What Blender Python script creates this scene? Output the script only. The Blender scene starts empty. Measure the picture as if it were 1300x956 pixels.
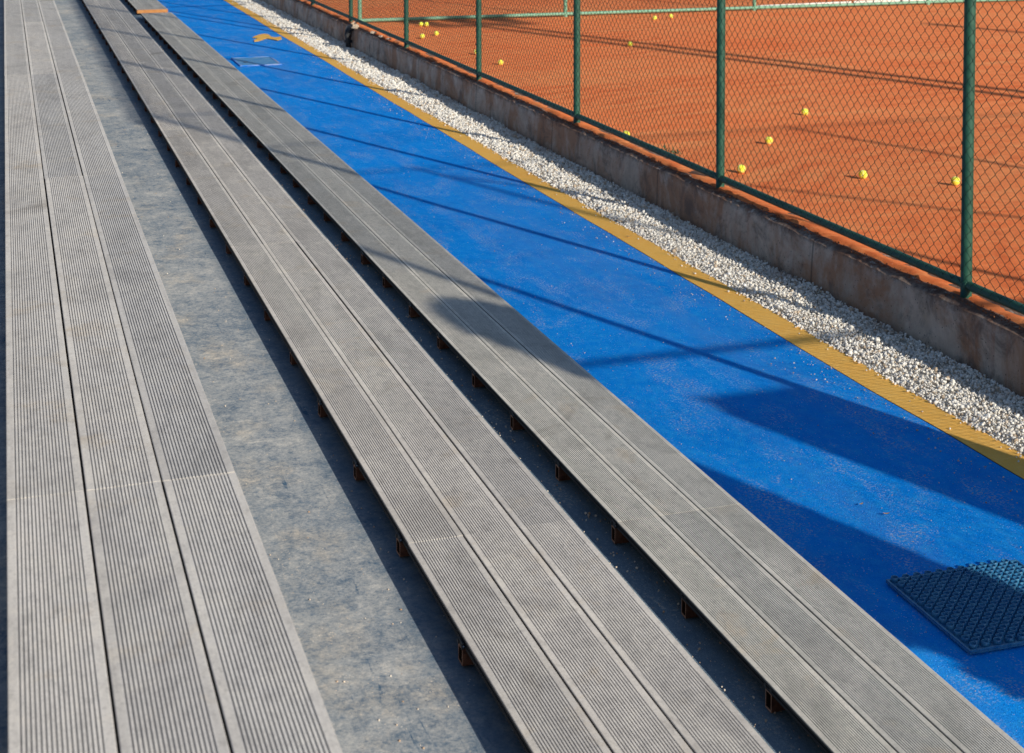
import bpy, math, random
import numpy as np
from mathutils import Vector, noise

random.seed(7)
rng = np.random.default_rng(11)
C = bpy.context.scene.collection
R = math.radians
sc = bpy.context.scene

# ------------------------------------------------------------------ helpers
def link_mesh(name, V, F, mat=None, parent=None, smooth=False, loc=(0, 0, 0)):
    me = bpy.data.meshes.new(name)
    me.from_pydata([tuple(v) for v in V], [], F)
    me.update()
    return link_data(name, me, mat, parent, smooth, loc)

def link_data(name, me, mat=None, parent=None, smooth=False, loc=(0, 0, 0)):
    if mat is not None and not me.materials:
        me.materials.append(mat)
    if smooth:
        me.polygons.foreach_set('use_smooth', [True] * len(me.polygons))
    o = bpy.data.objects.new(name, me)
    C.objects.link(o)
    o.location = loc
    if parent is not None:
        o.parent = parent
    return o

def tag(o, label, cat=None, group=None, kind=None):
    o['label'] = label
    if cat: o['category'] = cat
    if group: o['group'] = group
    if kind: o['kind'] = kind
    return o

def thing(name, label, cat, loc=(0, 0, 0), rotz=0, group=None):
    o = bpy.data.objects.new(name, None)
    C.objects.link(o)
    o.empty_display_size = .1
    o.location = loc
    o.rotation_euler = (0, 0, rotz)
    return tag(o, label, cat, group)

def copy_tree(o, parent=None):
    c = o.copy()
    C.objects.link(c)
    c.parent = parent
    for ch in list(o.children):
        copy_tree(ch, c)
    return c

class MB:
    def __init__(s):
        s.V = []; s.F = []
    def add(s, V, F):
        b = len(s.V)
        s.V += [tuple(v) for v in V]
        s.F += [tuple(i + b for i in f) for f in F]
    def box(s, x0, x1, y0, y1, z0, z1, bev=0.0):
        if bev <= 0:
            s.add([(x0,y0,z0),(x1,y0,z0),(x1,y1,z0),(x0,y1,z0),(x0,y0,z1),(x1,y0,z1),(x1,y1,z1),(x0,y1,z1)],
                  [(0,3,2,1),(4,5,6,7),(0,1,5,4),(1,2,6,5),(2,3,7,6),(3,0,4,7)])
        else:
            b = bev
            V = []
            for z, i in ((z0, b), (z0 + b, 0), (z1 - b, 0), (z1, b)):
                V += [(x0+i,y0+i,z),(x1-i,y0+i,z),(x1-i,y1-i,z),(x0+i,y1-i,z)]
            F = [(0,3,2,1),(12,13,14,15)]
            for k in range(3):
                for j in range(4):
                    F.append((k*4+j, k*4+(j+1)%4, k*4+4+(j+1)%4, k*4+4+j))
            s.add(V, F)
    def tube(s, p0, p1, r0, r1=None, n=16, caps=True):
        r1 = r0 if r1 is None else r1
        p0 = Vector(p0); p1 = Vector(p1)
        d = (p1 - p0).normalized()
        a = d.orthogonal().normalized(); b = d.cross(a)
        V = []
        for p, r in ((p0, r0), (p1, r1)):
            for k in range(n):
                t = 2*math.pi*k/n
                V.append(p + a*math.cos(t)*r + b*math.sin(t)*r)
        F = [(k, (k+1) % n, n+(k+1) % n, n+k) for k in range(n)]
        if caps:
            F += [tuple(range(n-1, -1, -1)), tuple(range(n, 2*n))]
        s.add(V, F)
    def path(s, P, r, n=8):
        P = [Vector(p) for p in P]
        V = []; F = []
        for i, p in enumerate(P):
            d = (P[min(i+1, len(P)-1)] - P[max(i-1, 0)]).normalized()
            a = d.cross(Vector((0, 0, 1)))
            a = a.normalized() if a.length > 1e-4 else Vector((1, 0, 0))
            b = d.cross(a)
            rr = r[i] if hasattr(r, '__len__') else r
            for k in range(n):
                t = 2*math.pi*k/n
                V.append(p + a*math.cos(t)*rr + b*math.sin(t)*rr)
        for i in range(len(P)-1):
            for k in range(n):
                F.append((i*n+k, i*n+(k+1) % n, (i+1)*n+(k+1) % n, (i+1)*n+k))
        F += [tuple(range(n-1, -1, -1)), tuple(range((len(P)-1)*n, len(P)*n))]
        s.add(V, F)
    def build(s, name, mat=None, parent=None, smooth=False, loc=(0, 0, 0)):
        return link_mesh(name, s.V, s.F, mat, parent, smooth, loc)

def smooth_by_angle(o, deg=35):
    me = o.data
    me.polygons.foreach_set('use_smooth', [True] * len(me.polygons))
    try:
        me.set_sharp_from_angle(angle=R(deg))
    except Exception:
        pass
    return o

def fn(x, y=0.0, z=0.0):
    return noise.noise(Vector((x, y, z)))

def big_mesh(name, V, F3, mat):
    me = bpy.data.meshes.new(name)
    me.vertices.add(len(V)); me.vertices.foreach_set('co', np.asarray(V, np.float32).ravel())
    n = len(F3); k = F3.shape[1]
    me.loops.add(n*k); me.loops.foreach_set('vertex_index', F3.astype(np.int32).ravel())
    me.polygons.add(n)
    me.polygons.foreach_set('loop_start', np.arange(0, n*k, k, dtype=np.int32))
    try:
        me.polygons.foreach_set('loop_total', np.full(n, k, np.int32))
    except Exception:
        pass
    me.update(calc_edges=True)
    me.validate()
    me.materials.append(mat)
    return me

# ------------------------------------------------------------------ node materials
class Mat:
    def __init__(s, name, rough=.8, spec=.3):
        s.m = bpy.data.materials.new(name)
        s.m.use_nodes = True
        s.t = s.m.node_tree
        s.b = s.t.nodes['Principled BSDF']
        s.b.inputs['Roughness'].default_value = rough
        s.b.inputs['Specular IOR Level'].default_value = spec
    def node(s, typ, **kw):
        n = s.t.nodes.new(typ)
        for k, v in kw.items():
            setattr(n, k, v)
        return n
    def put(s, sock, v):
        if hasattr(v, 'is_output') or hasattr(v, 'links'):
            s.t.links.new(v, sock)
        elif isinstance(v, (tuple, list)) and len(v) == 3 and sock.type == 'RGBA':
            sock.default_value = (*v, 1)
        else:
            sock.default_value = v
    def pos(s, scale=(1, 1, 1), rot=(0, 0, 0), obj=False):
        if obj:
            src = s.node('ShaderNodeTexCoord').outputs['Object']
        else:
            src = s.node('ShaderNodeNewGeometry').outputs['Position']
        mp = s.node('ShaderNodeMapping')
        s.put(mp.inputs['Vector'], src)
        mp.inputs['Scale'].default_value = scale
        mp.inputs['Rotation'].default_value = rot
        return mp.outputs['Vector']
    def noise(s, vec, scale=5, detail=4, rough=.55, dist=0.0):
        n = s.node('ShaderNodeTexNoise')
        s.put(n.inputs['Vector'], vec)
        n.inputs['Scale'].default_value = scale
        n.inputs['Detail'].default_value = detail
        n.inputs['Roughness'].default_value = rough
        n.inputs['Distortion'].default_value = dist
        return n.outputs['Fac']
    def voro(s, vec, scale=5, out='Distance', feature='F1', rand=1.0):
        n = s.node('ShaderNodeTexVoronoi', feature=feature)
        s.put(n.inputs['Vector'], vec)
        n.inputs['Scale'].default_value = scale
        n.inputs['Randomness'].default_value = rand
        return n.outputs[out]
    def ramp(s, fac, lo, hi, a=0.0, b=1.0):
        n = s.node('ShaderNodeMapRange', clamp=True)
        s.put(n.inputs['Value'], fac)
        n.inputs['From Min'].default_value = lo
        n.inputs['From Max'].default_value = hi
        n.inputs['To Min'].default_value = a
        n.inputs['To Max'].default_value = b
        return n.outputs['Result']
    def math(s, op, a, b=0.0):
        n = s.node('ShaderNodeMath', operation=op)
        s.put(n.inputs[0], a); s.put(n.inputs[1], b)
        return n.outputs[0]
    def mix(s, fac, a, b, mode='MIX'):
        n = s.node('ShaderNodeMix', data_type='RGBA', blend_type=mode)
        s.put(n.inputs[0], fac); s.put(n.inputs[6], a); s.put(n.inputs[7], b)
        return n.outputs[2]
    def sep(s):
        g = s.node('ShaderNodeNewGeometry')
        x = s.node('ShaderNodeSeparateXYZ')
        s.put(x.inputs[0], g.outputs['Position'])
        return x.outputs
    def color(s, v): s.put(s.b.inputs['Base Color'], v)
    def rough(s, v): s.put(s.b.inputs['Roughness'], v)
    def bump(s, h, strength=.5, dist=.01, prev=None):
        n = s.node('ShaderNodeBump')
        n.inputs['Strength'].default_value = strength
        n.inputs['Distance'].default_value = dist
        s.put(n.inputs['Height'], h)
        if prev is not None: s.put(n.inputs['Normal'], prev)
        s.put(s.b.inputs['Normal'], n.outputs[0])
        return n.outputs[0]

def mat_turf(name, base, dark, light, dirt=True, dust=(.55, .62, .72), ribs=False):
    m = Mat(name, .9, .04)
    p = m.pos()
    fine = m.noise(p, 230, 3, .7)
    grain = m.noise(p, 95, 4, .75)
    mid = m.noise(m.pos((1, .8, 1)), 16, 6, .7)
    big = m.noise(p, 1.3, 5, .6)
    c = m.mix(m.ramp(big, .30, .55, .35, 1), dark, base)
    c = m.mix(m.ramp(mid, .44, .72, 0, .4), c, light)
    c = m.mix(m.ramp(grain, .40, .27, 0, .75), c, dark)
    c = m.mix(m.ramp(grain, .55, .72, 0, .9), c, light)
    c = m.mix(m.ramp(fine, .44, .28, 0, .55 if dirt else .3), c, tuple(v*.45 for v in dark))
    if dirt:
        # worn, dusty patches, pale grit and red clay dust sitting in the pile
        w = m.noise(m.pos((2.0, .8, 1)), 2.3, 7, .7, .5)
        sp = m.noise(p, 75, 5, .75)
        k = m.math('MULTIPLY', m.ramp(w, .50, .63), m.ramp(sp, .51, .60))
        c = m.mix(m.math('MULTIPLY', k, .7), c, dust)
        w2 = m.noise(m.pos((1.6, .9, 1)), 1.1, 6, .65, .4)
        c = m.mix(m.math('MULTIPLY', m.ramp(w2, .56, .7, 0, .35), m.ramp(sp, .52, .62)), c, (.60, .48, .46))
        lane = m.noise(m.pos((1.7, .10, 1)), 1.5, 5, .6, .3)
        c = m.mix(m.ramp(lane, .5, .68, 0, .30), c, tuple(.62*v+.13 for v in base))
        g2 = m.ramp(m.voro(p, 75), .17, .10)
        gm = m.ramp(m.noise(p, 6, 6, .75), .44, .60)
        c = m.mix(m.math('MULTIPLY', m.math('MULTIPLY', g2, gm), .75), c, (.80, .86, .92))
    else:
        w = m.noise(m.pos((1.5, 1, 1)), 4.0, 6, .7, .4)
        c = m.mix(m.ramp(w, .52, .7, 0, .3), c, tuple(v*.72 for v in base))
        c = m.mix(m.ramp(m.voro(p, 45), .14, .08, 0, .5), c, (.75, .66, .5))
    m.color(c)
    h = m.math('ADD', fine, m.math('MULTIPLY', grain, 1.2))
    if ribs:
        wv = m.node('ShaderNodeTexWave', wave_type='BANDS', bands_direction='Y')
        m.put(wv.inputs['Vector'], m.pos((.25, 1, 1)))
        wv.inputs['Scale'].default_value = 9
        wv.inputs['Distortion'].default_value = 3.0
        wv.inputs['Detail'].default_value = 3
        h = m.math('ADD', h, m.math('MULTIPLY', wv.outputs['Fac'], .9))
    m.bump(h, .3 if ribs else .8, .003 if ribs else .004)
    return m.m

BLUE = mat_turf('blue_turf', (.002, .30, 1.0), (.0, .20, .78), (.05, .50, 1.0))
YELLOW = mat_turf('yellow_turf', (1.0, .56, .125), (1.0, .49, .10), (1.0, .66, .22), dirt=False, ribs=True)
STEP_TURF = mat_turf('step_turf', (.17, .25, .33), (.07, .12, .18), (.32, .40, .46), dust=(.6, .58, .52))

def mat_tread():
    m = Mat('dusty_membrane', .8, .2)
    p = m.pos()
    x, y, z = m.sep()
    base = m.mix(m.ramp(m.noise(p, 20, 5, .7), .35, .7), (.045, .115, .20), (.075, .16, .26))
    dustc = m.mix(m.ramp(m.noise(p, 6, 7, .7), .38, .64), (.63, .625, .60), (.76, .73, .67))
    tan = m.noise(m.pos((1.2, .8, 1)), 3.4, 7, .7)
    dustc = m.mix(m.ramp(tan, .52, .68, 0, .75), dustc, (.88, .75, .58))
    d = m.noise(m.pos((1.1, .9, 1)), 9, 10, .78, .4)
    d2 = m.noise(p, 2.2, 5, .65)
    f = m.noise(p, 110, 5, .8)
    g3 = m.noise(p, 38, 8, .8)
    cover = m.math('ADD', m.math('ADD', m.math('MULTIPLY', d, .65), m.math('MULTIPLY', d2, .3)), m.math('ADD', m.math('MULTIPLY', f, .55), m.math('MULTIPLY', g3, .6)))
    cover = m.ramp(cover, .90, 1.22, .14, .95)
    # scuffs and scratches where shoes dragged the dust off or left it
    s1 = m.noise(m.pos((30, 3, 1), (0, 0, .9)), 1.2, 4, .6, 1.0)
    s2 = m.noise(m.pos((3, 34, 1), (0, 0, .35)), 1.1, 4, .6, .8)
    msk = m.ramp(m.noise(p, 3.1, 3), .48, .62)
    cover = m.math('SUBTRACT', cover, m.math('MULTIPLY', m.ramp(s1, .60, .72, 0, .45), msk))
    cover = m.math('ADD', cover, m.math('MULTIPLY', m.ramp(s2, .62, .74, 0, .4), m.ramp(d2, .5, .6)))
    near = m.ramp(m.math('ADD', x, m.ramp(m.noise(p, 8, 5, .7), 0, 1, -.03, .03)), .86, .935, 1, .32)  # less dust past the middle bench's shadow edge: its shade put into the colour
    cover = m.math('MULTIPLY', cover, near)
    c = m.mix(cover, base, dustc)
    gr = m.ramp(m.voro(p, 70), .17, .10)
    gm = m.ramp(m.noise(p, 5, 5, .7), .48, .60)
    c = m.mix(m.math('MULTIPLY', m.math('MULTIPLY', gr, gm), .85), c, m.mix(m.noise(p, 30, 1), (.95, .92, .85), (.85, .58, .34)))
    gr2 = m.ramp(m.voro(m.pos((1, 1, 1), (0, 0, 1)), 24), .06, .035)
    c = m.mix(m.math('MULTIPLY', gr2, .8), c, (.92, .86, .74))
    dk = m.ramp(m.voro(m.pos((1, 1, 1), (0, 0, 2)), 38), .08, .04)
    c = m.mix(m.math('MULTIPLY', dk, m.ramp(d, .45, .55, 0, .7)), c, (.05, .05, .05))
    fine = m.noise(p, 300, 3, .7)
    c = m.mix(m.ramp(fine, .5, .32, 0, .35), c, (.04, .06, .08))
    m.color(c)
    m.bump(m.math('ADD', m.noise(p, 70, 8, .8), m.math('MULTIPLY', d2, 1.5)), .3, .005)
    return m.m
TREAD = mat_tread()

def mat_concrete(name, a, b, stain=None):
    m = Mat(name, .9, .2)
    p = m.pos()
    c = m.mix(m.ramp(m.noise(p, 4, 6, .65), .35, .68), a, b)
    if stain:
        st = m.noise(m.pos((1, 1.3, .25)), 3.4, 6, .65, .3)
        c = m.mix(m.ramp(st, .47, .62, 0, .85), c, stain)
        dk = m.noise(m.pos((1, 2.4, .35)), 2.1, 5, .6)
        c = m.mix(m.ramp(dk, .5, .66, 0, .7), c, (.045, .04, .038))
        lt = m.noise(m.pos((1, 1.0, .18)), 6.0, 5, .7, .5)
        c = m.mix(m.ramp(lt, .6, .74, 0, .6), c, (.34, .31, .29))
        x, y, z = m.sep()
        top = m.ramp(m.math('ADD', z, m.ramp(m.noise(p, 18, 4), 0, 1, -.05, .05)), .27, .315)
        c = m.mix(m.math('MULTIPLY', top, .75), c, (.13, .048, .03))
    c = m.mix(m.ramp(m.voro(p, 40), .16, .08, 0, .5), c, (.03, .03, .03))
    m.color(c)
    m.bump(m.math('ADD', m.noise(p, 35, 6, .7), m.noise(m.pos((1, 1, .3)), 9, 3)), .6, .012)
    return m.m
CONC = mat_concrete('raw_concrete', (.16, .155, .15), (.27, .26, .25))
def mat_wall():
    m = Mat('stained_concrete', .92, .15)
    p = m.pos()
    x, y, z = m.sep()
    c = m.mix(m.ramp(m.noise(p, 5, 8, .72), .36, .66), (.60, .48, .38), (.85, .72, .60))
    br = m.noise(m.pos((1, 1, .8)), 1.6, 7, .7, .5)
    c = m.mix(m.ramp(br, .44, .58, 0, .9), c, (.55, .30, .18))
    dk = m.noise(m.pos((1, 1.1, 1.0)), 3.3, 9, .76, .6)
    c = m.mix(m.ramp(dk, .50, .64, 0, .75), c, (.20, .155, .135))
    run = m.noise(m.pos((1, 9, .5)), 1.6, 5, .65, .2)
    c = m.mix(m.math('MULTIPLY', m.ramp(run, .54, .68), m.ramp(m.noise(p, .8, 3), .42, .58, 0, .4)), c, (.50, .20, .10))
    lt = m.noise(m.pos((1, 1.3, 1.0)), 4.4, 9, .78, .6)
    c = m.mix(m.ramp(lt, .58, .70, 0, .5), c, (.76, .69, .61))
    seam = m.ramp(m.math('ABSOLUTE', m.math('SUBTRACT', m.math('FRACT', m.math('MULTIPLY', y, .41)), .5)), .0, .006, .7, 0)
    c = m.mix(seam, c, (.06, .05, .045))
    top = m.ramp(m.math('ADD', z, m.ramp(m.noise(p, 16, 6, .7), 0, 1, -.06, .06)), .27, .32)
    c = m.mix(m.math('MULTIPLY', top, .8), c, (.105, .045, .035))
    chip = m.ramp(m.noise(m.pos((1, 1, 2)), 9, 5, .75), .60, .68)
    c = m.mix(m.math('MULTIPLY', chip, m.ramp(z, .24, .30)), c, (.68, .60, .53))
    c = m.mix(m.ramp(m.voro(p, 30), .15, .07, 0, .8), c, (.05, .045, .04))
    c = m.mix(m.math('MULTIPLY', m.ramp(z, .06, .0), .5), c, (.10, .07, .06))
    m.color(c)
    m.bump(m.math('ADD', m.noise(p, 40, 8, .8), m.math('MULTIPLY', m.noise(m.pos((1, 1, .6)), 7, 5, .7), 1.4)), 1.0, .022)
    return m.m
WALL = mat_wall()

def mat_clay():
    m = Mat('red_clay', .95, .08)
    p = m.pos()
    c = m.mix(m.ramp(m.noise(p, .45, 6, .65), .36, .66), (1.0, .265, .088), (1.0, .36, .135))
    br = m.noise(m.pos((.5, 5.0, 1), (0, 0, -.35)), 1.5, 7, .7, 1.1)      # drag-brush streaks
    c = m.mix(m.ramp(br, .47, .66, 0, .75), c, (.93, .20, .06))
    lt = m.noise(m.pos((.5, 3.2, 1), (0, 0, .25)), 1.2, 7, .72, .9)
    c = m.mix(m.ramp(lt, .52, .70, 0, .75), c, (1.0, .43, .17))
    wv = m.node('ShaderNodeTexWave', wave_type='RINGS', rings_direction='Z')
    mp = m.node('ShaderNodeMapping'); m.put(mp.inputs['Vector'], m.node('ShaderNodeNewGeometry').outputs['Position']); mp.inputs['Location'].default_value = (-11, -4.5, 0)
    m.put(wv.inputs['Vector'], mp.outputs['Vector'])
    wv.inputs['Scale'].default_value = 1.1; wv.inputs['Distortion'].default_value = 5.5; wv.inputs['Detail'].default_value = 4; wv.inputs['Detail Scale'].default_value = 1.4
    arc = m.math('MULTIPLY', m.ramp(wv.outputs['Fac'], .45, .9), m.ramp(m.noise(p, .7, 4), .45, .6, 0, .55))
    c = m.mix(arc, c, (.78, .15, .045))
    slide = m.noise(m.pos((7, .8, 1), (0, 0, .6)), .9, 5, .6, 1.6)          # shoe slides
    c = m.mix(m.math('MULTIPLY', m.ramp(slide, .60, .70), m.ramp(m.noise(p, .9, 2), .45, .6, 0, .7)), c, (.62, .11, .035))
    mid = m.noise(p, 14, 7, .75)
    c = m.mix(m.ramp(mid, .47, .68, 0, .65), c, (.78, .17, .055))
    c = m.mix(m.ramp(mid, .46, .30, 0, .5), c, (1.0, .40, .16))
    f = m.noise(p, 120, 4, .75)
    c = m.mix(m.ramp(f, .52, .72, 0, .5), c, (.50, .10, .035))
    gr = m.ramp(m.voro(p, 26), .09, .05)
    c = m.mix(m.math('MULTIPLY', gr, m.ramp(m.noise(p, 5, 2), .52, .58, 0, .8)), c, (1.0, .72, .5))
    m.color(c)
    h = m.math('ADD', m.math('MULTIPLY', m.noise(p, 45, 7, .8), .7), m.math('ADD', m.math('MULTIPLY', br, .9), m.math('MULTIPLY', slide, .8)))
    m.bump(h, .6, .02)
    return m.m
CLAY = mat_clay()

def mat_board(name, a, b, dusty):
    m = Mat(name, .72, .3)
    oi = m.node('ShaderNodeObjectInfo')
    off = m.node('ShaderNodeCombineXYZ')
    m.put(off.inputs[2], m.math('MULTIPLY', oi.outputs['Random'], 60.0))
    def bpos(scale=(1, 1, 1), rot=(0, 0, 0)):
        a_ = m.node('ShaderNodeVectorMath', operation='ADD')
        m.put(a_.inputs[0], m.pos(scale, rot)); m.put(a_.inputs[1], off.outputs[0])
        return a_.outputs[0]
    p = m.pos()
    c = m.mix(m.ramp(m.noise(bpos((3, .35, 1)), 3, 6, .65), .35, .65), a, b)
    blot = m.noise(bpos((1.2, .8, 1)), 4.6, 9, .76, .8)
    c = m.mix(m.ramp(blot, .5, .62, 0, dusty), c, (1.0, .95, .87))
    dk = m.noise(bpos((1.4, .7, 1)), 3.1, 8, .74, .5)
    c = m.mix(m.ramp(dk, .50, .64, 0, .5), c, tuple(v*.68 for v in a))
    tan = m.noise(bpos((1, .9, 1)), 3.7, 7, .72, .4)
    c = m.mix(m.ramp(tan, .56, .70, 0, .6), c, (.80, .66, .48))
    stain = m.noise(bpos((1.3, .9, 1), (0, 0, .5)), 1.7, 5, .6, .8)
    c = m.mix(m.ramp(stain, .63, .73, 0, .6), c, (.36, .31, .25))
    scr = m.noise(bpos((22, 2.4, 1), (0, 0, .8)), 1.3, 4, .6, .8)
    c = m.mix(m.ramp(scr, .63, .72, 0, .5), c, (.95, .92, .86))
    gr1 = m.noise(bpos((1.6, .7, 1)), 26, 9, .8)
    c = m.mix(m.ramp(gr1, .50, .34, 0, .55), c, tuple(v*.55 for v in a))
    c = m.mix(m.ramp(gr1, .54, .66, 0, .5), c, (.97, .90, .80))
    gr2 = m.noise(p, 150, 4, .75)
    c = m.mix(m.ramp(gr2, .5, .32, 0, .4), c, tuple(v*.5 for v in a))
    drop = m.ramp(m.voro(p, 17), .13, .05)
    c = m.mix(m.math('MULTIPLY', drop, m.ramp(m.noise(p, 3, 2), .55, .62, 0, .6)), c, (.9, .88, .84))
    brushed = m.noise(m.pos((260, 2.5, 1)), 1, 2)
    c = m.mix(m.ramp(brushed, .3, .7, 0, .22), c, m.mix(.5, c, (.12, .12, .13)))
    c = m.mix(1.0, c, m.mix(oi.outputs['Random'], (.84, .84, .84), (1.05, 1.03, 1.0)), 'MULTIPLY')
    # shade painted as darker colour down in the grooves (below the walking surface)
    tc = m.node('ShaderNodeTexCoord')
    sx = m.node('ShaderNodeSeparateXYZ'); m.put(sx.inputs[0], tc.outputs['Object'])
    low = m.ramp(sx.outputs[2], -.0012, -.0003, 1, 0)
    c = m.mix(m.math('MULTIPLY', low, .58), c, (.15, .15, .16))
    lipd = m.math('ABSOLUTE', m.math('SUBTRACT', sx.outputs[0], .07325))
    c = m.mix(m.ramp(lipd, .0582, .0590, 0, .26), c, m.mix(.6, c, (.30, .25, .20)))
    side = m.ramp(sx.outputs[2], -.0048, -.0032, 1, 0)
    c = m.mix(side, c, (.030, .030, .034))  # board sides blackened, shade below the top edge painted in
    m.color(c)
    m.bump(m.noise(p, 90, 4, .7), .15, .0015)
    return m.m
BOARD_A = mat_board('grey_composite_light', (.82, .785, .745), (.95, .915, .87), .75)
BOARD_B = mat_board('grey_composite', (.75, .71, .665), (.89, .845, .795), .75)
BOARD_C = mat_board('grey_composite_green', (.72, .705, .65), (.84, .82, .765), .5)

def mat_paint(name, a, b, rough=.45, scale=12, spec=.5, metal=0.0, bump=.15):
    m = Mat(name, rough, spec)
    p = m.pos()
    m.color(m.mix(m.ramp(m.noise(p, scale, 5, .65), .4, .65), a, b))
    m.rough(m.ramp(m.noise(p, scale*2, 3), .3, .7, rough-.1, rough+.15))
    m.b.inputs['Metallic'].default_value = metal
    m.bump(m.noise(p, scale*8, 3), bump, .002)
    return m.m
GREEN = mat_paint('green_paint', (.010, .072, .048), (.022, .105, .068), .5)
WIRE = mat_paint('green_wire', (.004, .022, .022), (.008, .032, .03), .6, 30, .2)
PALE_GREEN = mat_paint('pale_green_paint', (.13, .33, .22), (.22, .42, .30), .5)  # paler green than the side fence
WHITE = mat_paint('white_paint', (.78, .76, .72), (.88, .87, .84), .55, 4)
RUST = mat_paint('rusty_steel', (.075, .03, .02), (.17, .075, .045), .85, 40, .2)
RIM = mat_paint('rust_lit_rim', (.40, .22, .15), (.55, .33, .24), .85, 40, .2)  # paler rust, sunlight on the tube's end rim painted in
INSIDE = mat_paint('rust_shaded_inside', (.03, .015, .01), (.06, .03, .02), .9, 30, .1)  # darker rust standing in for the shade inside the tube
DARKCLIP = mat_paint('dark_clip', (.02, .02, .022), (.04, .04, .045), .5)
STEEL = mat_paint('bright_bolt', (.45, .46, .48), (.6, .6, .62), .3, 30, .5, .9)
PLASTIC = mat_paint('navy_plastic', (.02, .15, .34), (.06, .24, .42), .26, 30, .6)
BLACKPIPE = mat_paint('black_pipe', (.012, .014, .018), (.03, .033, .04), .45)
TEAL = mat_paint('teal_cover', (.05, .27, .62), (.16, .38, .60), .75, 9)
WOOD = mat_paint('raw_board_end', (.50, .20, .06), (.62, .29, .10), .8, 25)
SCREEN = mat_paint('green_windscreen', (.01, .06, .035), (.015, .08, .045), .8)
LEAFDRY = mat_paint('dry_leaf', (.42, .27, .12), (.55, .38, .2), .8, 60)
GREYSTEEL = mat_paint('galvanised', (.38, .39, .40), (.5, .5, .5), .45, 8, .5, .6)

def mat_leaf(name, a, b):
    m = Mat(name, .6, .3)
    g = m.node('ShaderNodeNewGeometry')
    m.color(m.mix(g.outputs['Random Per Island'], a, b))
    return m.m
LEAF = mat_leaf('leaf', (.03, .07, .018), (.07, .13, .03))
WEED = mat_leaf('weed_leaf', (.05, .10, .05), (.10, .16, .08))
BARK = mat_paint('bark', (.08, .055, .04), (.14, .10, .075), .9, 20, .2, 0, .6)

def mat_stone():
    m = Mat('white_stone', .85, .25)
    g = m.node('ShaderNodeNewGeometry')
    r = g.outputs['Random Per Island']
    c = m.mix(m.ramp(r, .0, 1.0), (.86, .82, .75), (1.0, .98, .93))
    c = m.mix(m.ramp(m.math('FRACT', m.math('MULTIPLY', r, 17.3)), .84, .9), c, (.60, .48, .36))
    p = m.pos()
    c = m.mix(m.ramp(m.noise(p, 55, 4), .5, .7, 0, .35), c, (.45, .42, .38))
    x, y, z = m.sep()
    # reddish clay washed in along the wall foot
    ck = m.math('MULTIPLY', m.ramp(x, 4.42, 4.66), m.ramp(m.noise(p, 2.2, 3), .5, .66, 0, .5))
    c = m.mix(ck, c, (.30, .17, .11))
    m.color(c)
    m.bump(m.noise(p, 300, 3), .3, .002)
    return m.m
STONE = mat_stone()

def mat_ball():
    m = Mat('ball_felt', .9, .15)
    p = m.pos(obj=True)
    c = m.mix(m.ramp(m.noise(p, 260, 3, .7), .35, .65), (.78, .86, .03), (.95, 1.0, .10))
    c = m.mix(m.ramp(m.noise(p, 40, 3), .58, .72, 0, .35), c, (.62, .42, .12))
    oi = m.node('ShaderNodeObjectInfo')
    c = m.mix(m.math('MULTIPLY', m.ramp(m.noise(p, 22, 4), .42, .6), m.ramp(oi.outputs['Random'], .1, 1, 0, .35)), c, (.70, .38, .12))
    m.color(c)
    m.bump(m.noise(p, 600, 2), .6, .002)
    m.b.inputs['Sheen Weight'].default_value = .3
    return m.m
BALL = mat_ball()

# ------------------------------------------------------------------ setting: ground, steps, walkway, clay court
def sheet(name, xs_of_t, ts, z_of, mat, label, kind='structure'):
    V = []; F = []
    n = None
    for t in ts:
        row = xs_of_t(t); n = len(row)
        V += [(x, t, z_of(x, t)) for x in row]
    for i in range(len(ts)-1):
        for k in range(n-1):
            F.append((i*n+k, i*n+k+1, (i+1)*n+k+1, (i+1)*n+k))
    o = link_mesh(name, V, F, mat, smooth=True)
    return tag(o, label, kind=kind)

EARTH = mat_concrete('dry_earth', (.30, .22, .15), (.42, .32, .23))
g = MB(); g.add([(-600, -600, -.02), (600, -600, -.02), (600, 600, -.02), (-600, 600, -.02)], [(0, 1, 2, 3)])
tag(g.build('ground', EARTH), 'bare dry earth spreading out around the courts', kind='structure')

T0, T1 = -6.0, 46.0
def step(x0, x1, z0, z1, mat_top, label):
    m = MB()
    m.add([(x0, T0, z1), (x1, T0, z1), (x1, T1, z1), (x0, T1, z1)], [(0, 1, 2, 3)])
    m.add([(x1, T0, z0), (x1, T1, z0), (x1, T1, z1), (x1, T0, z1), (x0, T0, z0), (x0, T0, z1), (x0, T1, z0), (x0, T1, z1)],
          [(0, 1, 2, 3), (4, 0, 3, 5), (1, 6, 7, 2), (6, 4, 5, 7)])
    o = m.build('terrace_step', mat_top)
    o.data.materials.append(CONC)
    for i, p in enumerate(o.data.polygons):
        p.material_index = 0 if i == 0 else 1
    return tag(o, label, kind='structure')
step(-.56, .425, -.02, 1.288, TREAD, 'top terrace step, dark blue, under the leftmost bench')
step(-1.7, -.563, -.02, 1.75, TREAD, 'concrete step rising behind the leftmost bench')
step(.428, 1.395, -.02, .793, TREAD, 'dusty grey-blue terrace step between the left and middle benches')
step(1.398, 2.315, -.02, .362, STEP_TURF, 'dark blue terrace step in the narrow gap beside the right bench')

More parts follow.
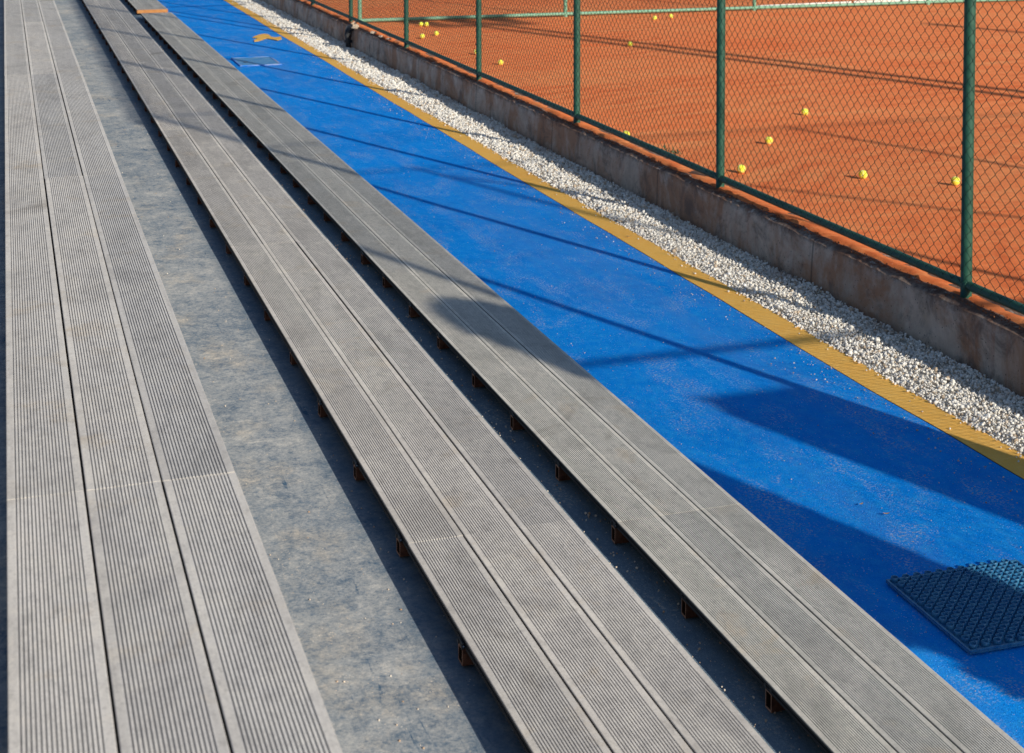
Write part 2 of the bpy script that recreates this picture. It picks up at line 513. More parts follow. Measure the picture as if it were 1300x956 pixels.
PALEBED = mat_concrete('stone_dust', (.50, .45, .38), (.66, .61, .53))
ts = np.arange(T0, T1, .1)
def edge_blue(t): return 4.020 + .022*fn(t*.22, 3.1) + .006*fn(t*1.7, 9) + .075*math.exp(-max(t-4.2, 0)/2.0)
def edge_yel(t): return 4.192 + .018*fn(t*.3, 7.7) + .006*fn(t*2.1, 1) + .055*math.exp(-max(t-4.2, 0)/2.5)
sheet('walkway_carpet', lambda t: [2.318, 2.8, 3.3, 3.8, edge_blue(t)], ts, lambda x, t: .004*fn(x*1.2, t*.8), BLUE,
      'bright blue carpet walkway running beside the benches')
sheet('walkway_border', lambda t: [edge_blue(t)+.001, edge_blue(t)*.5+edge_yel(t)*.5, edge_yel(t)], ts, lambda x, t: .003+.005*fn(x*1.2, t*.8), YELLOW,
      'yellow carpet border strip between the blue carpet and the gravel')
sheet('gravel_bed', lambda t: [edge_yel(t)-.02, 4.45, 4.68], ts, lambda x, t: .006 if x > 4.3 else -.004, PALEBED, 'dark soil bed under the white gravel')

# clay court: spills over the top of the low wall with a ragged edge
te = np.concatenate([np.arange(-6, 2, .2), np.arange(2, 34, .05), np.arange(34, 60, .5), [80, 120]])
def clay_edge(t):
    return 4.752 + .030*fn(t*.9, 2.2) + .026*fn(t*3.1, 5) + .018*fn(t*9, 8)
def clay_row(t):
    e = clay_edge(t)
    return [e, e+.025, 4.84, 4.92, 5.02, 5.2, 5.6, 6.2, 7, 8, 9, 10.5, 12, 15, 20, 30, 60]
def clay_z(x, t):
    w = max(0.0, min(1.0, (5.05-x)/.25))
    h = .27 + .062*w
    e = clay_edge(t)
    if x < e+.004: h -= .02
    return h + .012*fn(x*2.3, t*2.3)*(.4+w) + .006*fn(x*7, t*7)
sheet('clay_court', clay_row, te, clay_z, CLAY, 'orange-red clay tennis court behind the green chain-link fence')

# ------------------------------------------------------------------ low concrete wall
def wall_mesh():
    tt = np.concatenate([np.arange(-6, 2, .25), np.arange(2, 30, .04), np.arange(30, 46, .25)])
    V = []; F = []
    for t in tt:
        top = .318 + .006*fn(t*1.1, 4.2) + .008*fn(t*6, 1.4) + .005*fn(t*17, 6)
        ch = .014 + .012*abs(fn(t*5, 9.1)) + .010*abs(fn(t*14, 2.1))
        row = []
        for z in (-.02, .05, .12, .19, .25):
            row.append((4.662 + .010*(z/.3) + .007*fn(t*.8, z*4, 2) + .0015*fn(t*7, z*20, 5), t, z))
        row.append((4.672 + .5*ch*.5, t, top-ch))
        row.append((4.680 + ch, t, top-.003))
        row.append((4.74, t, top))
        row.append((4.86, t, top-.004))
        row.append((4.90, t, top-.01))
        row.append((4.90, t, -.02))
        V += row; n = len(row)
    for i in range(len(tt)-1):
        for k in range(n-1):
            F.append((i*n+k, (i+1)*n+k, (i+1)*n+k+1, i*n+k+1))
    F += [tuple(range(n)), tuple(range((len(tt)-1)*n+n-1, (len(tt)-1)*n-1, -1))]
    return V, F
V, F = wall_mesh()
w = link_mesh('retaining_wall', V, F, WALL)
tag(w, 'low dark concrete wall with rusty clay stains beneath the chain-link fence', 'wall')

# ------------------------------------------------------------------ gravel (one mass of crushed stones)
def ico(sub):
    import bmesh
    bm = bmesh.new(); bmesh.ops.create_icosphere(bm, subdivisions=sub, radius=1)
    V = np.array([v.co[:] for v in bm.verts]); F = np.array([[v.index for v in f.verts] for f in bm.faces]); bm.free()
    return V, F
def rock(sub, k):
    V, F = ico(sub)
    r = np.random.default_rng(100+k)
    W = V.copy()
    for _ in range(7):                                # chip flat facets off a ball
        nrm = r.normal(size=3); nrm /= np.linalg.norm(nrm)
        h = r.uniform(.45, .8)
        d = W @ nrm
        W -= np.outer(np.maximum(d-h, 0), nrm)
    W *= r.uniform(.6, 1.2, size=3)
    return W, F
def rand_rot(n):
    q = rng.normal(size=(n, 4)); q /= np.linalg.norm(q, axis=1)[:, None]
    a, b, c, d = q.T
    return np.stack([np.stack([1-2*(c*c+d*d), 2*(b*c-a*d), 2*(b*d+a*c)], -1),
                     np.stack([2*(b*c+a*d), 1-2*(b*b+d*d), 2*(c*d-a*b)], -1),
                     np.stack([2*(b*d-a*c), 2*(c*d+a*b), 1-2*(b*b+c*c)], -1)], -2)
def stones(xs, ys, zs, rad, sub):
    VV = []; FF = []; off = 0
    which = rng.integers(0, 8, len(xs))
    for k in range(8):
        id_ = np.where(which == k)[0]
        if len(id_) == 0: continue
        V, F = rock(sub, k)
        Rm = rand_rot(len(id_))
        P = np.einsum('nij,vj->nvi', Rm, V) * rad[id_][:, None, None]
        P[:, :, 0] += xs[id_][:, None]; P[:, :, 1] += ys[id_][:, None]; P[:, :, 2] += zs[id_][:, None]
        nv = len(V)
        VV.append(P.reshape(-1, 3))
        FF.append((F[None] + (np.arange(len(id_))*nv)[:, None, None] + off).reshape(-1, 3))
        off += nv*len(id_)
    return np.concatenate(VV), np.concatenate(FF), off
def gravel_field(t0, t1, per_m2, rmin, rmax, sub):
    n = int((t1-t0)*.47*per_m2)
    y = rng.uniform(t0, t1, n)
    e0 = np.array([edge_yel(t) for t in y])
    x = e0 + (4.655-e0)*rng.uniform(-.015, 1.0, n)
    rad = rng.uniform(rmin, rmax, n)*rng.choice([.55, .8, 1, 1, 1.15, 1.7], n, p=[.2, .2, .25, .2, .1, .05])
    f = np.clip((x-e0)/.45, 0, 1)
    mound = np.array([max(0, fn(a*1.6, b*1.6)) for a, b in zip(x, y)])
    lump = .020*np.clip((x-e0)/.05, 0, 1) + .035*mound*np.clip((x-e0)/.12, 0, 1) + .004*f
    z = lump*rng.uniform(.35, 1.0, n) + rad*.3
    return x, y, z, rad
parts = [(2.8, 10.5, 7200, .0045, .0115, 1), (10.5, 17, 3600, .008, .0155, 1), (17, 32, 2400, .011, .020, 1)]
VV = []; FF = []; off = 0
for (a, b, d, r0, r1, s_) in parts:
    x, y, z, rad = gravel_field(a, b, d, r0, r1, s_)
    # a few strays kicked out on the yellow border
    m_ = int((b-a)*26)
    ys_ = rng.uniform(a, b, m_)
    xs_ = np.array([edge_yel(t) for t in ys_]) - rng.exponential(.022, m_)
    rs_ = rng.uniform(.004, .010, m_)
    x = np.concatenate([x, xs_]); y = np.concatenate([y, ys_]); z = np.concatenate([z, rs_*.6+.004]); rad = np.concatenate([rad, rs_])
    V, F, n = stones(x, y, z, rad, s_)
    VV.append(V); FF.append(F+off); off += n
gm = big_mesh('gravel', np.concatenate(VV), np.concatenate(FF), STONE)
gv = link_data('gravel', gm)
tag(gv, 'loose white crushed stone filling the strip along the wall', kind='stuff')

# loose crumbs of concrete and clay along the top edge of the wall
nC = 2600
yc = rng.uniform(3, 26, nC); xc = 4.70 + np.abs(rng.normal(0, .03, nC)); rc = rng.uniform(.002, .007, nC)
V, F, n = stones(xc, yc, np.full(nC, .322)+rc*.4, rc, 1)
CRUMB = mat_paint('clay_crumbs', (.20, .075, .04), (.42, .17, .08), .95, 20, .1)
tag(link_data('clay_crumbs', big_mesh('clay_crumbs', V, F, CRUMB)), 'reddish clay crumbs scattered along the top of the low wall', kind='stuff')

# grit and chips lying about on the steps and the walkway
def scatter(n, x0, x1, y0, y1, z, r0, r1, edge=None):
    y = y0 + (y1-y0)*rng.uniform(0, 1, n)**1.6
    if edge == 'right': x = x1 - np.abs(rng.normal(0, .3, n))*(x1-x0)
    elif edge == 'both':
        u = rng.beta(.6, .6, n); x = x0 + (x1-x0)*u
    else: x = rng.uniform(x0, x1, n)
    r_ = r0 + (r1-r0)*rng.uniform(0, 1, n)**3
    return x, y, np.full(n, z) + r_*.4, r_
gs = [scatter(1300, .44, .93, 2.2, 22, .793, .0009, .0042, 'both'), scatter(1500, 1.75, 1.92, 2.6, 22, .366, .0015, .006),
      scatter(1500, 2.6, 4.0, 3.8, 22, .004, .0012, .0040), scatter(1300, 3.6, 4.02, 3.8, 24, .004, .0018, .0065, 'right')]
gx, gy, gz, gr_ = [np.concatenate(a) for a in zip(*gs)]
V, F, n = stones(gx, gy, gz, gr_, 1)
GRIT = mat_leaf('grit_mix', (.80, .74, .64), (.42, .26, .15))
tag(link_data('grit', big_mesh('grit', V, F, GRIT)), 'pale grit and stone chips strewn over the steps and walkway', kind='stuff')

# ------------------------------------------------------------------ benches
PITCH, BW, TH, LB = .1503, .1465, .024, 3.3585
def board_profile(w=BW, th=TH):
    P = []                                            # clockwise from left underside, top at z = 0
    P += [(0, -th), (0, -.0155), (.0035, -.0150), (.0035, -.0110), (0, -.0105), (0, -.002), (.0006, -.0006), (.002, 0)]
    lip = .0145; n = 17
    gp = (w-2*lip)/n
    for k in range(n):
        a = lip + k*gp + gp*.31; b = lip + k*gp + gp*.69
        P += [(a-.0003, 0), (a+.0004, -.0026), (b-.0004, -.0026), (b+.0003, 0)]
    P += [(w-.002, 0), (w-.0006, -.0006), (w, -.002), (w, -.0105), (w-.0035, -.0110), (w-.0035, -.0150), (w, -.0155), (w, -th)]
    return P
def board_mesh(L):
    P = board_profile(); n = len(P)
    V = []; F = []
    ys = (0.0, L)
    for y in ys:
        V += [(x, y, z) for x, z in P]
    for k in range(n):
        F.append((k, (k+1) % n, n+(k+1) % n, n+k))
    F.append(tuple(range(n))); F.append(tuple(range(2*n-1, n-1, -1)))
    me = bpy.data.meshes.new('board')
    me.from_pydata(V, [], F); me.update()
    return me
BOARD_ME = board_mesh(LB-.0009)

def tube_bracket_mesh(L, s=.0395, wl=.0042):
    m = MB()
    for (x0, x1) in ((0, L),):
        # open square tube running across under the boards (along x)
        h = s/2
        o_ = [(-h, 0), (h, 0), (h, s), (-h, s)]; i_ = [(-h+wl, wl), (h-wl, wl), (h-wl, s-wl), (-h+wl, s-wl)]
        V = [(x0, y, z) for y, z in o_] + [(x0, y, z) for y, z in i_] + [(x1, y, z) for y, z in o_] + [(x1, y, z) for y, z in i_]
        F = []
        for k in range(4):
            j = (k+1) % 4
            F += [(k, 4+k, 4+j, j), (8+k, 8+j, 12+j, 12+k), (k, j, 8+j, 8+k), (4+k, 12+k, 12+j, 4+j)]
        m.add(V, F)
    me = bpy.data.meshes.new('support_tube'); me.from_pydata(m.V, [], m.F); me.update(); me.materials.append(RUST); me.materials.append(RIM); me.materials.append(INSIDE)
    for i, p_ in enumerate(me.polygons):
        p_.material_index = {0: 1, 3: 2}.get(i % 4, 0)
    return me
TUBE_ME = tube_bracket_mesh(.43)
def clip_mesh():
    m = MB()
    m.box(.000, .011, -.020, .020, .0398, .042)
    m.box(.000, .0024, -.020, .020, .042, .052, 0)
    m.box(-.003, .0, -.026, -.014, .040, .049, .001)
    m.box(-.003, .0, .010, .022, .040, .049, .001)
    me = bpy.data.meshes.new('clip'); me.from_pydata(m.V, [], m.F); me.update(); me.materials.append(DARKCLIP)
    return me
CLIP_ME = clip_mesh()
def bolt_mesh():
    m = MB(); m.tube((-.0085, 0, 0), (-.0145, 0, 0), .0045, .004, 6)
    me = bpy.data.meshes.new('bolt'); me.from_pydata(m.V, [], m.F); me.update(); me.materials.append(STEEL)
    return me
BOLT_ME = bolt_mesh()

def make_bench(x0, ztop, joint, k0, k1, tubes, mat, label, tubes_on=True, cut=None, ts_=1.0, inset=0.0):
    root = thing('bench', label, 'bench', (x0, 0, ztop-TH-.0395-.0), 0, 'grey slatted benches on the terrace steps')
    me = BOARD_ME.copy(); me.materials.clear(); me.materials.append(mat)
    zt = TH + .0395
    for k in range(k0, k1):
        for b in range(3):
            o = bpy.data.objects.new('board', me); C.objects.link(o); o.parent = root
            y0 = joint + k*LB
            o.location = (b*PITCH + random.uniform(-.0005, .0005), y0 + random.uniform(-.0004, .0004), zt + random.uniform(-.0012, .0006))
            o.rotation_euler = (0, random.uniform(-.004, .004), random.uniform(-.00035, .00035))
            if cut and k == k1-1: o.scale = (1, (cut-y0)/LB, 1)
            if cut and k == k0 and cut < y0: pass
    if tubes_on:
        for t in tubes:
            tb = bpy.data.objects.new('support_tube', TUBE_ME); C.objects.link(tb); tb.parent = root
            tb.location = (-.001 + inset + random.uniform(-.006, .004), t + random.uniform(-.02, .02), .0395*(1-ts_))
            tb.scale = (.9 if inset else .99, random.uniform(.82, .92), ts_)
            tb.rotation_euler = (0, 0, random.uniform(-.03, .03))
            cl = bpy.data.objects.new('clip', CLIP_ME); C.objects.link(cl); cl.parent = tb
            for dy in (-.02, .016):
                bo = bpy.data.objects.new('bolt', BOLT_ME); C.objects.link(bo); bo.parent = tb
                bo.location = (.008, dy, .0445)
                bo.scale = (.6, .6, .6)
    return root
make_bench(-.015, 1.3515, 3.233, -1, 5, np.arange(.9, 16, .57), BOARD_A, 'light grey ribbed bench of three boards along the left edge of the photo', inset=.03)
make_bench(.954, .8635, 3.868, -1, 7, np.arange(2.79, 27.2, .57), BOARD_B, 'warm grey ribbed bench in the middle, beside the wide dusty step')
make_bench(1.875, .4455, 4.732, -1, 6, np.arange(2.54, 23.6, .555), BOARD_C, 'greenish grey ribbed bench next to the blue carpet, nearer of the two in line', cut=23.85, ts_=1.33)
fb = make_bench(1.872, .4455, 24.42, 0, 3, np.arange(24.6, 34, .57), BOARD_C, 'far bench beyond the gap in the carpet-side row, with an orange end face', ts_=1.33)
e = MB(); e.box(-.002, .452, -.012, -.001, .012, TH+.0385, .001)
e.build('end_board', WOOD, fb, loc=(0, 24.42, 0))

# ------------------------------------------------------------------ chain-link fences
def link_panel_mesh(L, Hh, w=.0845, h=.0745, r=.0021):
    nw = int(round(L/(w/2)))
    sub = 4
    nz = int(Hh/(h/2))*sub + 1
    zi = np.arange(nz)
    z = zi*(h/2)/sub
    ph = zi/sub                                       # in half periods
    tri = 1 - 2*np.abs((ph % 2) - 1)                  # -1..1
    s_ = np.sin(tri*np.pi/2)
    wave = .62*tri + .38*s_
    dep = np.cos(ph*np.pi*1.0)                        # wires weave over and under at each bend
    ring = 3
    ang = np.arange(ring)*2*np.pi/ring
    V = []; F = []
    for k in range(nw):
        sg = 1 if k % 2 == 0 else -1
        x = (k+.5)*w/2 + sg*wave*(w/4+r*.8)
        y = .0022*np.sin(ph*np.pi+ (0 if k % 2 else np.pi))*1.0
        x = x + .006*np.sin(z*1.9+k*.09) + .004*np.sin(z*5.3-k*.21) + rng.normal(0, .0012)
        y = y + .006*np.sin(z*2.3+1+k*.05)*np.sin(np.pi*k/nw)
        P = np.stack([x, y, z + .003*np.sin(k*.35)], -1)
        ringv = np.stack([np.cos(ang)*r, np.sin(ang)*r, np.zeros(ring)], -1)
        W = (P[:, None, :] + ringv[None]).reshape(-1, 3)
        b = len(V)*nz*ring
        i = np.arange(nz-1)[:, None]*ring + np.arange(ring)[None]
        j = np.arange(nz-1)[:, None]*ring + (np.arange(ring)[None]+1) % ring
        F.append((np.stack([i, j, j+ring, i+ring], -1).reshape(-1, 4)) + b)
        V.append(W)
    return big_mesh('wire_mesh', np.concatenate(V), np.concatenate(F), WIRE)
BAY = 3.042
PANEL = link_panel_mesh(BAY, 5.35)

def cyl(name, p0, p1, r, mat, parent, n=18):
    m = MB(); m.tube(p0, p1, r, n=n)
    return smooth_by_angle(m.build(name, mat, parent), 40)

def make_fence(name_label, loc, rotz, posts, pmat, rmat, railz=(.074, 2.90, 5.46), ztop=5.48, mesh=True, side=-1, rr=.0245, thin=False):
    """local x runs along the fence, local z starts at the wall top"""
    root = thing('chain_link_fence', name_label, 'fence', loc, rotz, None)
    for p in posts:
        m = MB(); m.tube((p, 0, -.02), (p, 0, ztop), .0305, n=20)
        m.tube((p, 0, ztop-.001), (p, 0, ztop+.012), .033, .02, n=20)
        m.tube((p, 0, -.012), (p, 0, .006), .036, .033, n=20)
        smooth_by_angle(m.build('post', pmat, root), 40)
    a, b = posts[0], posts[-1]
    for k, z in enumerate(railz):
        m = MB(); m.tube((a, 0, z), (b, 0, z), rr if not (thin and k == 2) else .015, n=16)
        # saddle clamps where the rail passes a post
        for p in posts:
            m.tube((p-.028, 0, z), (p+.028, 0, z), rr+.004, n=16)
        smooth_by_angle(m.build('rail', rmat, root), 40)
    if mesh:
        for p, q in zip(posts[:-1], posts[1:]):
            o = bpy.data.objects.new('wire_mesh', PANEL); C.objects.link(o); o.parent = root
            o.location = (p, side*-.0345, .085); o.scale = ((q-p)/BAY, 1, 1)
    return root
P_SIDE = [.7, 4.02, 7.065, 10.10, 13.07, 16.13, 19.35, 22.72, 25.75, 28.8, 31.8]
# local x -> world +t : rotate 90 deg; local +y -> world -D (the bench side)
make_fence('tall green chain-link fence standing on the low dark wall', (4.782, 0, .316), R(90), P_SIDE, GREEN, GREEN, side=-1)
FAR = [4.98-4.782, 8.23-4.782, 11.49-4.782]
make_fence('pale green fence across the far end of the clay court', (4.782, 23.02, .27), 0, FAR+[14.75-4.782, 18-4.782, 21.2-4.782], PALE_GREEN, PALE_GREEN,
           railz=(.045, 2.90, 5.46), side=1, rr=.026)
ef = make_fence('near end fence of the clay court, with a diagonal brace', (4.782, .7, .27), 0, [.001, 3.06, 6.12, 9.18, 12.3, 15.4, 18.4], GREEN, GREEN,
           railz=(.12, 2.93, 5.46), side=1, thin=True)
cyl('brace', (3.06, .03, 5.28), (6.1, .03, 1.96), .02, GREEN, ef)

# white timber edging that continues the foot of the far fence
m = MB()
for x0, x1 in ((11.62, 13.5), (13.56, 15.6), (15.66, 17.8)):
    m.box(x0, x1, 0, .03, .255, .335, .004)
o = m.build('edging_board', WHITE, loc=(0, 0, 0))
for v in o.data.vertices:
    v.co.y += 23.16 + (v.co.x-11.62)*.13
tag(o, 'white painted edging board at the far end of the court', 'edging')

# things beside the near fence corner that throw the broad shadows over the carpet
wp = thing('windbreak_panel', 'dark green windbreak panel hung on the near end fence', 'windbreak', (0, 0, 0))
m = MB()
nx, nz = 8, 16
Vp = []; 
for j in range(nz+1):
    for i in range(nx+1):
        u = i/nx; v = j/nz
        x = 5.40 + .60*u + .015*fn(v*3, 2)
        z = .34 + 2.55*v
        if v > .93 and (u < .1): z -= .09
        Vp.append((x + (.02 if i == nx else 0)*fn(v*5, 7), .655 + .02*fn(u*3, v*3), z))
Fp = [(j*(nx+1)+i, j*(nx+1)+i+1, (j+1)*(nx+1)+i+1, (j+1)*(nx+1)+i) for j in range(nz) for i in range(nx)]
link_mesh('fabric', Vp, Fp, SCREEN, wp)
cyl('top_batten', (5.42, .655, 2.90), (5.98, .655, 2.90), .012, SCREEN, wp)

def columnar_tree(x, y, h, r, label):
    root = thing('columnar_tree', label, 'tree', (x, y, 0))
    m = MB(); m.path([(0, 0, -.02), (.01, 0, .3), (0, .01, h*.6)], [.05, .045, .02]); m.build('trunk', BARK, root)
    V = []; F = []
    def prof(u): return r*(min(1, u/.08)**.6)*(1-.42*u**1.6)*(1 if u < .93 else max(.05, math.sqrt(max(0, 1-((u-.93)/.07)**2))))
    for k in range(15000):
        u = random.random()**.9; a = random.uniform(0, 2*math.pi)
        rr = prof(u)*random.uniform(.25, 1.05)
        p = Vector((math.cos(a)*rr, math.sin(a)*rr, .12+u*(h-.12)))
        d = Vector((random.gauss(0, 1), random.gauss(0, 1), random.gauss(.8, .6))).normalized()
        s = d.orthogonal().normalized()
        l = random.uniform(.05, .1); w_ = l*.35
        b = len(V)
        V += [p, p+d*l*.5+s*w_, p+d*l, p+d*l*.5-s*w_]
        F.append((b, b+1, b+2, b+3))
    link_mesh('crown', V, F, LEAF, root)
    return root
columnar_tree(4.56, .55, 3.6, .31, 'narrow dark evergreen at the near corner of the fence')

def mast(x, y, h, poles, label, head=True):
    root = thing('floodlight_mast', label, 'lamp mast', (x, y, .25), 0, 'floodlight masts along the court')
    for dx in poles:
        cyl('pole', (dx, 0, 0), (dx, 0, h), .075, GREYSTEEL, root)
    if not head:
        m = MB(); m.box(-.09, .09, -.09, .09, h, h+.22, .02); m.build('lamp', GREYSTEEL, root)
        return
    m = MB(); m.box(-.6, .95, -.05, .05, h-.12, h, .01); m.build('crossarm', GREYSTEEL, root)
    for dx in (-.45, .2, .8):
        m = MB(); m.box(dx-.2, dx+.2, .06, .26, h+.01, h+.35, .03); m.build('lamp', GREYSTEEL, root)
mast(14.45, .35, 10.2, (0, .36), 'twin-pole floodlight mast behind the near end fence')
mast(20.2, .35, 9.0, (0,), 'single-pole floodlight mast further along the near end fence', head=False)

# ------------------------------------------------------------------ tennis balls
RB = .0335
def ball_proto():
    V, F = ico(4)
    bo = link_mesh('tennis_ball', V*RB, [tuple(f) for f in F], BALL, smooth=True)
    a, b = .75, .25
    P = []
    for k in range(72):
        t = 2*math.pi*k/72
        v = Vector((a*math.cos(t)+b*math.cos(3*t), a*math.sin(t)-b*math.sin(3*t), 2*math.sqrt(a*b)*math.sin(2*t))).normalized()
        P.append(v*RB*1.002)
    m = MB(); n = 5
    V = []; F = []
    for i, p in enumerate(P):
        d = (P[(i+1) % 72]-P[i-1]).normalized(); q = p.normalized(); s = d.cross(q)
        for k in range(n):
            t = 2*math.pi*k/n
            V.append(p + q*math.cos(t)*.0006 + s*math.sin(t)*.0013)
    for i in range(72):
        for k in range(n):
            F.append((i*n+k, i*n+(k+1) % n, ((i+1) % 72)*n+(k+1) % n, ((i+1) % 72)*n+k))
    se = link_mesh('seam', V, F, WHITE, bo, smooth=True)
    return bo
BALLS = [
 (6.544, 9.821, 'ball lying against the nearest fence post, right of the lowest lone ball'),
 (6.026, 10.251, 'nearest ball in the open between the two closest fence posts'),
 (5.276, 10.772, 'ball just right of the foot of the second closest fence post'),
 (6.047, 11.826, 'ball a little above and right of the ball by the second fence post'),
 (7.072, 13.096, 'highest of the balls between the two closest fence posts'),
 (4.985, 12.402, 'ball half hidden behind the bottom fence rail near a green weed'),
 (7.647, 18.89, 'lone ball right of the third fence post, lying on the thick shadow line'),
 (9.319, 22.034, 'left ball of the pair beneath the far fence rail in the middle'),
 (9.678, 22.231, 'right ball of the pair beneath the far fence rail in the middle'),
 (5.502, 17.657, 'ball just right of the fourth closest fence post'),
 (5.517, 18.708, 'ball half hidden behind the fourth closest fence post'),
 (5.337, 20.701, 'lowest of the four clustered balls near the far fence corner'),
 (5.624, 21.031, 'rightmost of the four clustered balls near the far fence corner'),
 (5.736, 22.312, 'left ball of the touching pair in the far cluster'),
 (5.800, 22.243, 'right ball of the touching pair in the far cluster'),
]
proto = ball_proto()
for i, (x, y, lab) in enumerate(BALLS):
    o = proto if i == 0 else copy_tree(proto)
    o.location = (x, y, clay_z(x, y)+RB-.001)
    o.rotation_euler = (random.uniform(0, 6), random.uniform(0, 6), random.uniform(0, 6))
    tag(o, 'yellow-green tennis ' + lab, 'tennis ball', 'tennis balls scattered over the clay court')

# ------------------------------------------------------------------ small things on the carpet and the wall
# studded plastic tile lying upside down
tile = thing('drainage_tile', 'dark navy plastic tile with rows of studs lying on the blue carpet', 'plastic tile', (2.965, 4.33, .006), R(-1.5))
S = .548
m = MB(); m.box(0, S, 0, S, 0, .006, .001); m.build('base_plate', PLASTIC, tile)
m = MB()
for (a, b, c, d) in ((0, S, 0, .008), (0, S, S-.008, S), (0, .008, .0085, S-.0085), (S-.008, S, .0085, S-.0085)):
    m.box(a, b, c, d, .0065, .014, .001)
m.build('rim', PLASTIC, tile)
m = MB()
rows = 23
for j in range(rows):
    for i in range(12):
        x = .03 + i*.0462 + (.0231 if j % 2 else 0); y = .028 + j*.0232
        if x > S-.022: continue
        n = 12; V = []; hh = random.uniform(-.0015, .001); prof = [(.0150, .006), (.0142, .0195+hh), (.0132, .0222+hh), (.0110, .0224+hh), (.0098, .015)]
        for r_, z_ in prof:
            V += [(x+r_*math.cos(2*math.pi*k/n), y+r_*math.sin(2*math.pi*k/n), z_) for k in range(n)]
        F = [(q*n+k, q*n+(k+1) % n, (q+1)*n+(k+1) % n, (q+1)*n+k) for q in range(len(prof)-1) for k in range(n)]
        F.append(tuple(range((len(prof)-1)*n, len(prof)*n)))
        m.add(V, F)
smooth_by_angle(m.build('studs', PLASTIC, tile), 50)

# drain cover set in the walkway
dc = thing('drain_cover', 'greyish teal drain cover set in the blue carpet far along the walkway', 'drain cover', (2.87, 20.6, .004))
m = MB(); m.box(.03, .51, .03, .86, 0, .010, .002)
m.build('plate', TEAL, dc)
m = MB()
for (a, b, c, d) in ((0, .54, 0, .028), (0, .54, .862, .89), (0, .028, .0285, .8615), (.512, .54, .0285, .8615)):
    m.box(a, b, c, d, 0, .014, .002)
m.build('frame', mat_paint('dusty_frame', (.03, .27, .80), (.45, .50, .62), .9, 4), dc)
m = MB(); m.tube((.12, .35, .0101), (.12, .35, .016), .03, n=14); m.build('lifting_lug', BLACKPIPE, dc)

# scrap of yellow carpet
poly = [(3.534, 24.012), (3.616, 24.228), (3.711, 24.411), (3.789, 24.485), (3.838, 24.367), (3.821, 24.026), (3.863, 23.898), (3.962, 23.993), (3.927, 23.683), (3.828, 23.481), (3.777, 23.672), (3.711, 23.822), (3.579, 23.552), (3.482, 23.446), (3.503, 23.641), (3.606, 23.89)]
cx_ = sum(p[0] for p in poly)/len(poly); cy_ = sum(p[1] for p in poly)/len(poly)
n = len(poly)
V = [(x-cx_, y-cy_, 0.001) for x, y in poly] + [(x-cx_, y-cy_, .010) for x, y in poly]
F = [tuple(range(n, 2*n)), tuple(range(n-1, -1, -1))] + [(k, (k+1) % n, n+(k+1) % n, n+k) for k in range(n)]
tag(link_mesh('carpet_scrap', V, F, YELLOW, loc=(cx_, cy_, .004)), 'small curved scrap of yellow carpet on the far blue walkway', 'carpet scrap')

# black outlet pipe on the wall face and white stones on the wall top beside it
pp = thing('outlet_pipe', 'short black pipe standing against the low wall at its far end', 'pipe', (4.60, 22.05, 0))
m = MB(); m.path([(0, 0, -.02), (0, 0, .2), (.006, 0, .265), (.03, 0, .30), (.075, 0, .318)], .052, 14)
smooth_by_angle(m.build('pipe_body', BLACKPIPE, pp), 50)
m = MB(); m.tube((0, 0, .10), (0, 0, .14), .058, n=14); m.build('collar', BLACKPIPE, pp)
wl = [('large white stone on the wall top above the black pipe', 4.66, 21.85, .050), ('flat white stone leaning on the pipe top', 4.60, 21.62, .045),
      ('white stone nearest the rail above the black pipe', 4.73, 22.25, .045), ('cream stone on the wall top right of the black pipe', 4.72, 20.95, .040),
      ('small cream stone on the wall top beyond the pipe stones', 4.70, 20.45, .032), ('dusty cream stone furthest right on the wall top', 4.73, 20.1, .035)]
for i, (lab, x, y, r_) in enumerate(wl):
    V, F = rock(2, 40+i)
    V = V*np.array([r_*1.3, r_*1.1, r_*.8])
    o = link_mesh('stone', V, [tuple(f) for f in F], STONE, loc=(x, y, .335 + r_*.45))
    o.rotation_euler = (0, 0, random.uniform(0, 6))
    tag(o, lab, 'stone', 'loose stones on top of the low wall')

# weed
wd = thing('weed', 'small green weed growing in the clay just behind the bottom rail', 'weed', (5.07, 11.65, .285))
V = []; F = []
for k in range(45):
    a = random.uniform(0, 6.28); el = random.uniform(.1, 1.1); l = random.uniform(.02, .055)
    b0 = Vector((random.gauss(0, .04), random.gauss(0, .10), 0))
    d = Vector((math.cos(a)*math.cos(el), math.sin(a)*math.cos(el), math.sin(el)))
    s = Vector((-math.sin(a), math.cos(a), 0))*l*.18
    b = len(V); V += [b0, b0+d*l*.5+s, b0+d*l, b0+d*l*.5-s]; F.append((b, b+1, b+2, b+3))
link_mesh('leaves', V, F, WEED, wd)

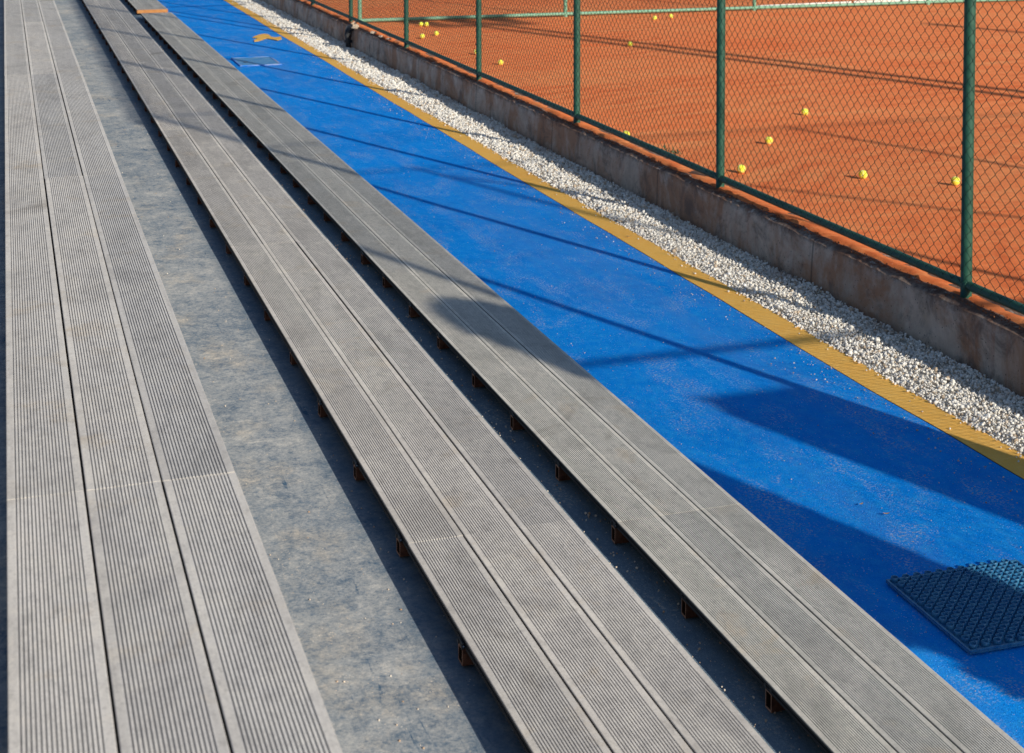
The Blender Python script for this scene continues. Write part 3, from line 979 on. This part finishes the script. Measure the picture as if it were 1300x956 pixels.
# dry leaves
lv = [(3.254, 5.523, .013, 'curled brown leaf on the sunny carpet beside the studded tile, left one'), (3.300, 5.405, .016, 'thin pale leaf on the sunny carpet nearest the studded tile'),
      (4.10, 10.15, .022, 'dark leaf scrap on the yellow border strip'), (3.42, 5.56, .007, 'tiny pale leaf bit right of the curled brown leaf')]
for i, (x, y, s_, lab) in enumerate(lv):
    V = []; F = []
    for j in range(7):
        u = j/6; wv = .38*math.sin(math.pi*u)**.8 * s_
        zz = .35*s_*(2*u-1)**2
        V += [(u*s_*2-s_, -wv, zz+.25*wv), (u*s_*2-s_, 0, zz), (u*s_*2-s_, wv, zz+.25*wv)]
    for j in range(6):
        for k in range(2):
            F.append((j*3+k, j*3+k+1, j*3+k+4, j*3+k+3))
    o = link_mesh('dry_leaf', V, F, LEAFDRY, loc=(x, y, .010), smooth=True)
    o.rotation_euler = (0, 0, random.uniform(-.5, .5))
    tag(o, lab, 'leaf', 'dry leaves on the walkway')

# ------------------------------------------------------------------ light, sky, camera
EL, AZ = 23.5, 20.0                                   # sun behind the viewer's right shoulder, low
d = Vector((-math.sin(R(AZ))*math.cos(R(EL)), math.cos(R(AZ))*math.cos(R(EL)), -math.sin(R(EL))))
L = bpy.data.lights.new('sun', 'SUN'); L.energy = 5.0; L.angle = R(.5); L.color = (1, .915, .77)
lo = bpy.data.objects.new('sun', L); C.objects.link(lo)
lo.rotation_euler = d.to_track_quat('-Z', 'Y').to_euler()
lo.location = (10, -20, 12)
w = bpy.data.worlds.new('World'); sc.world = w; w.use_nodes = True
nt = w.node_tree
sky = nt.nodes.new('ShaderNodeTexSky'); sky.sky_type = 'NISHITA'; sky.sun_disc = False
sky.sun_elevation = R(EL); sky.sun_rotation = R(180-AZ); sky.air_density = 1.0; sky.dust_density = .4; sky.ozone_density = 2.0
bg = nt.nodes['Background']; bg.inputs['Strength'].default_value = .10
nt.links.new(sky.outputs[0], bg.inputs['Color'])

cd = bpy.data.cameras.new('camera'); co = bpy.data.objects.new('camera', cd); C.objects.link(co)
cd.sensor_width = 36; cd.lens = 2000/1300*36
cd.shift_x = (650-700)/1300; cd.shift_y = -(478+64.18)/1300
co.location = (0, 0, 2.6)
co.rotation_euler = (R(87), 0, R(-19.1635))
cd.clip_start = .05; cd.clip_end = 2000
cd.dof.use_dof = True; cd.dof.focus_distance = 6.0; cd.dof.aperture_fstop = 9
sc.camera = co
sc.view_settings.view_transform = 'Standard'; sc.view_settings.look = 'None'; sc.view_settings.exposure = 0; sc.view_settings.gamma = 1
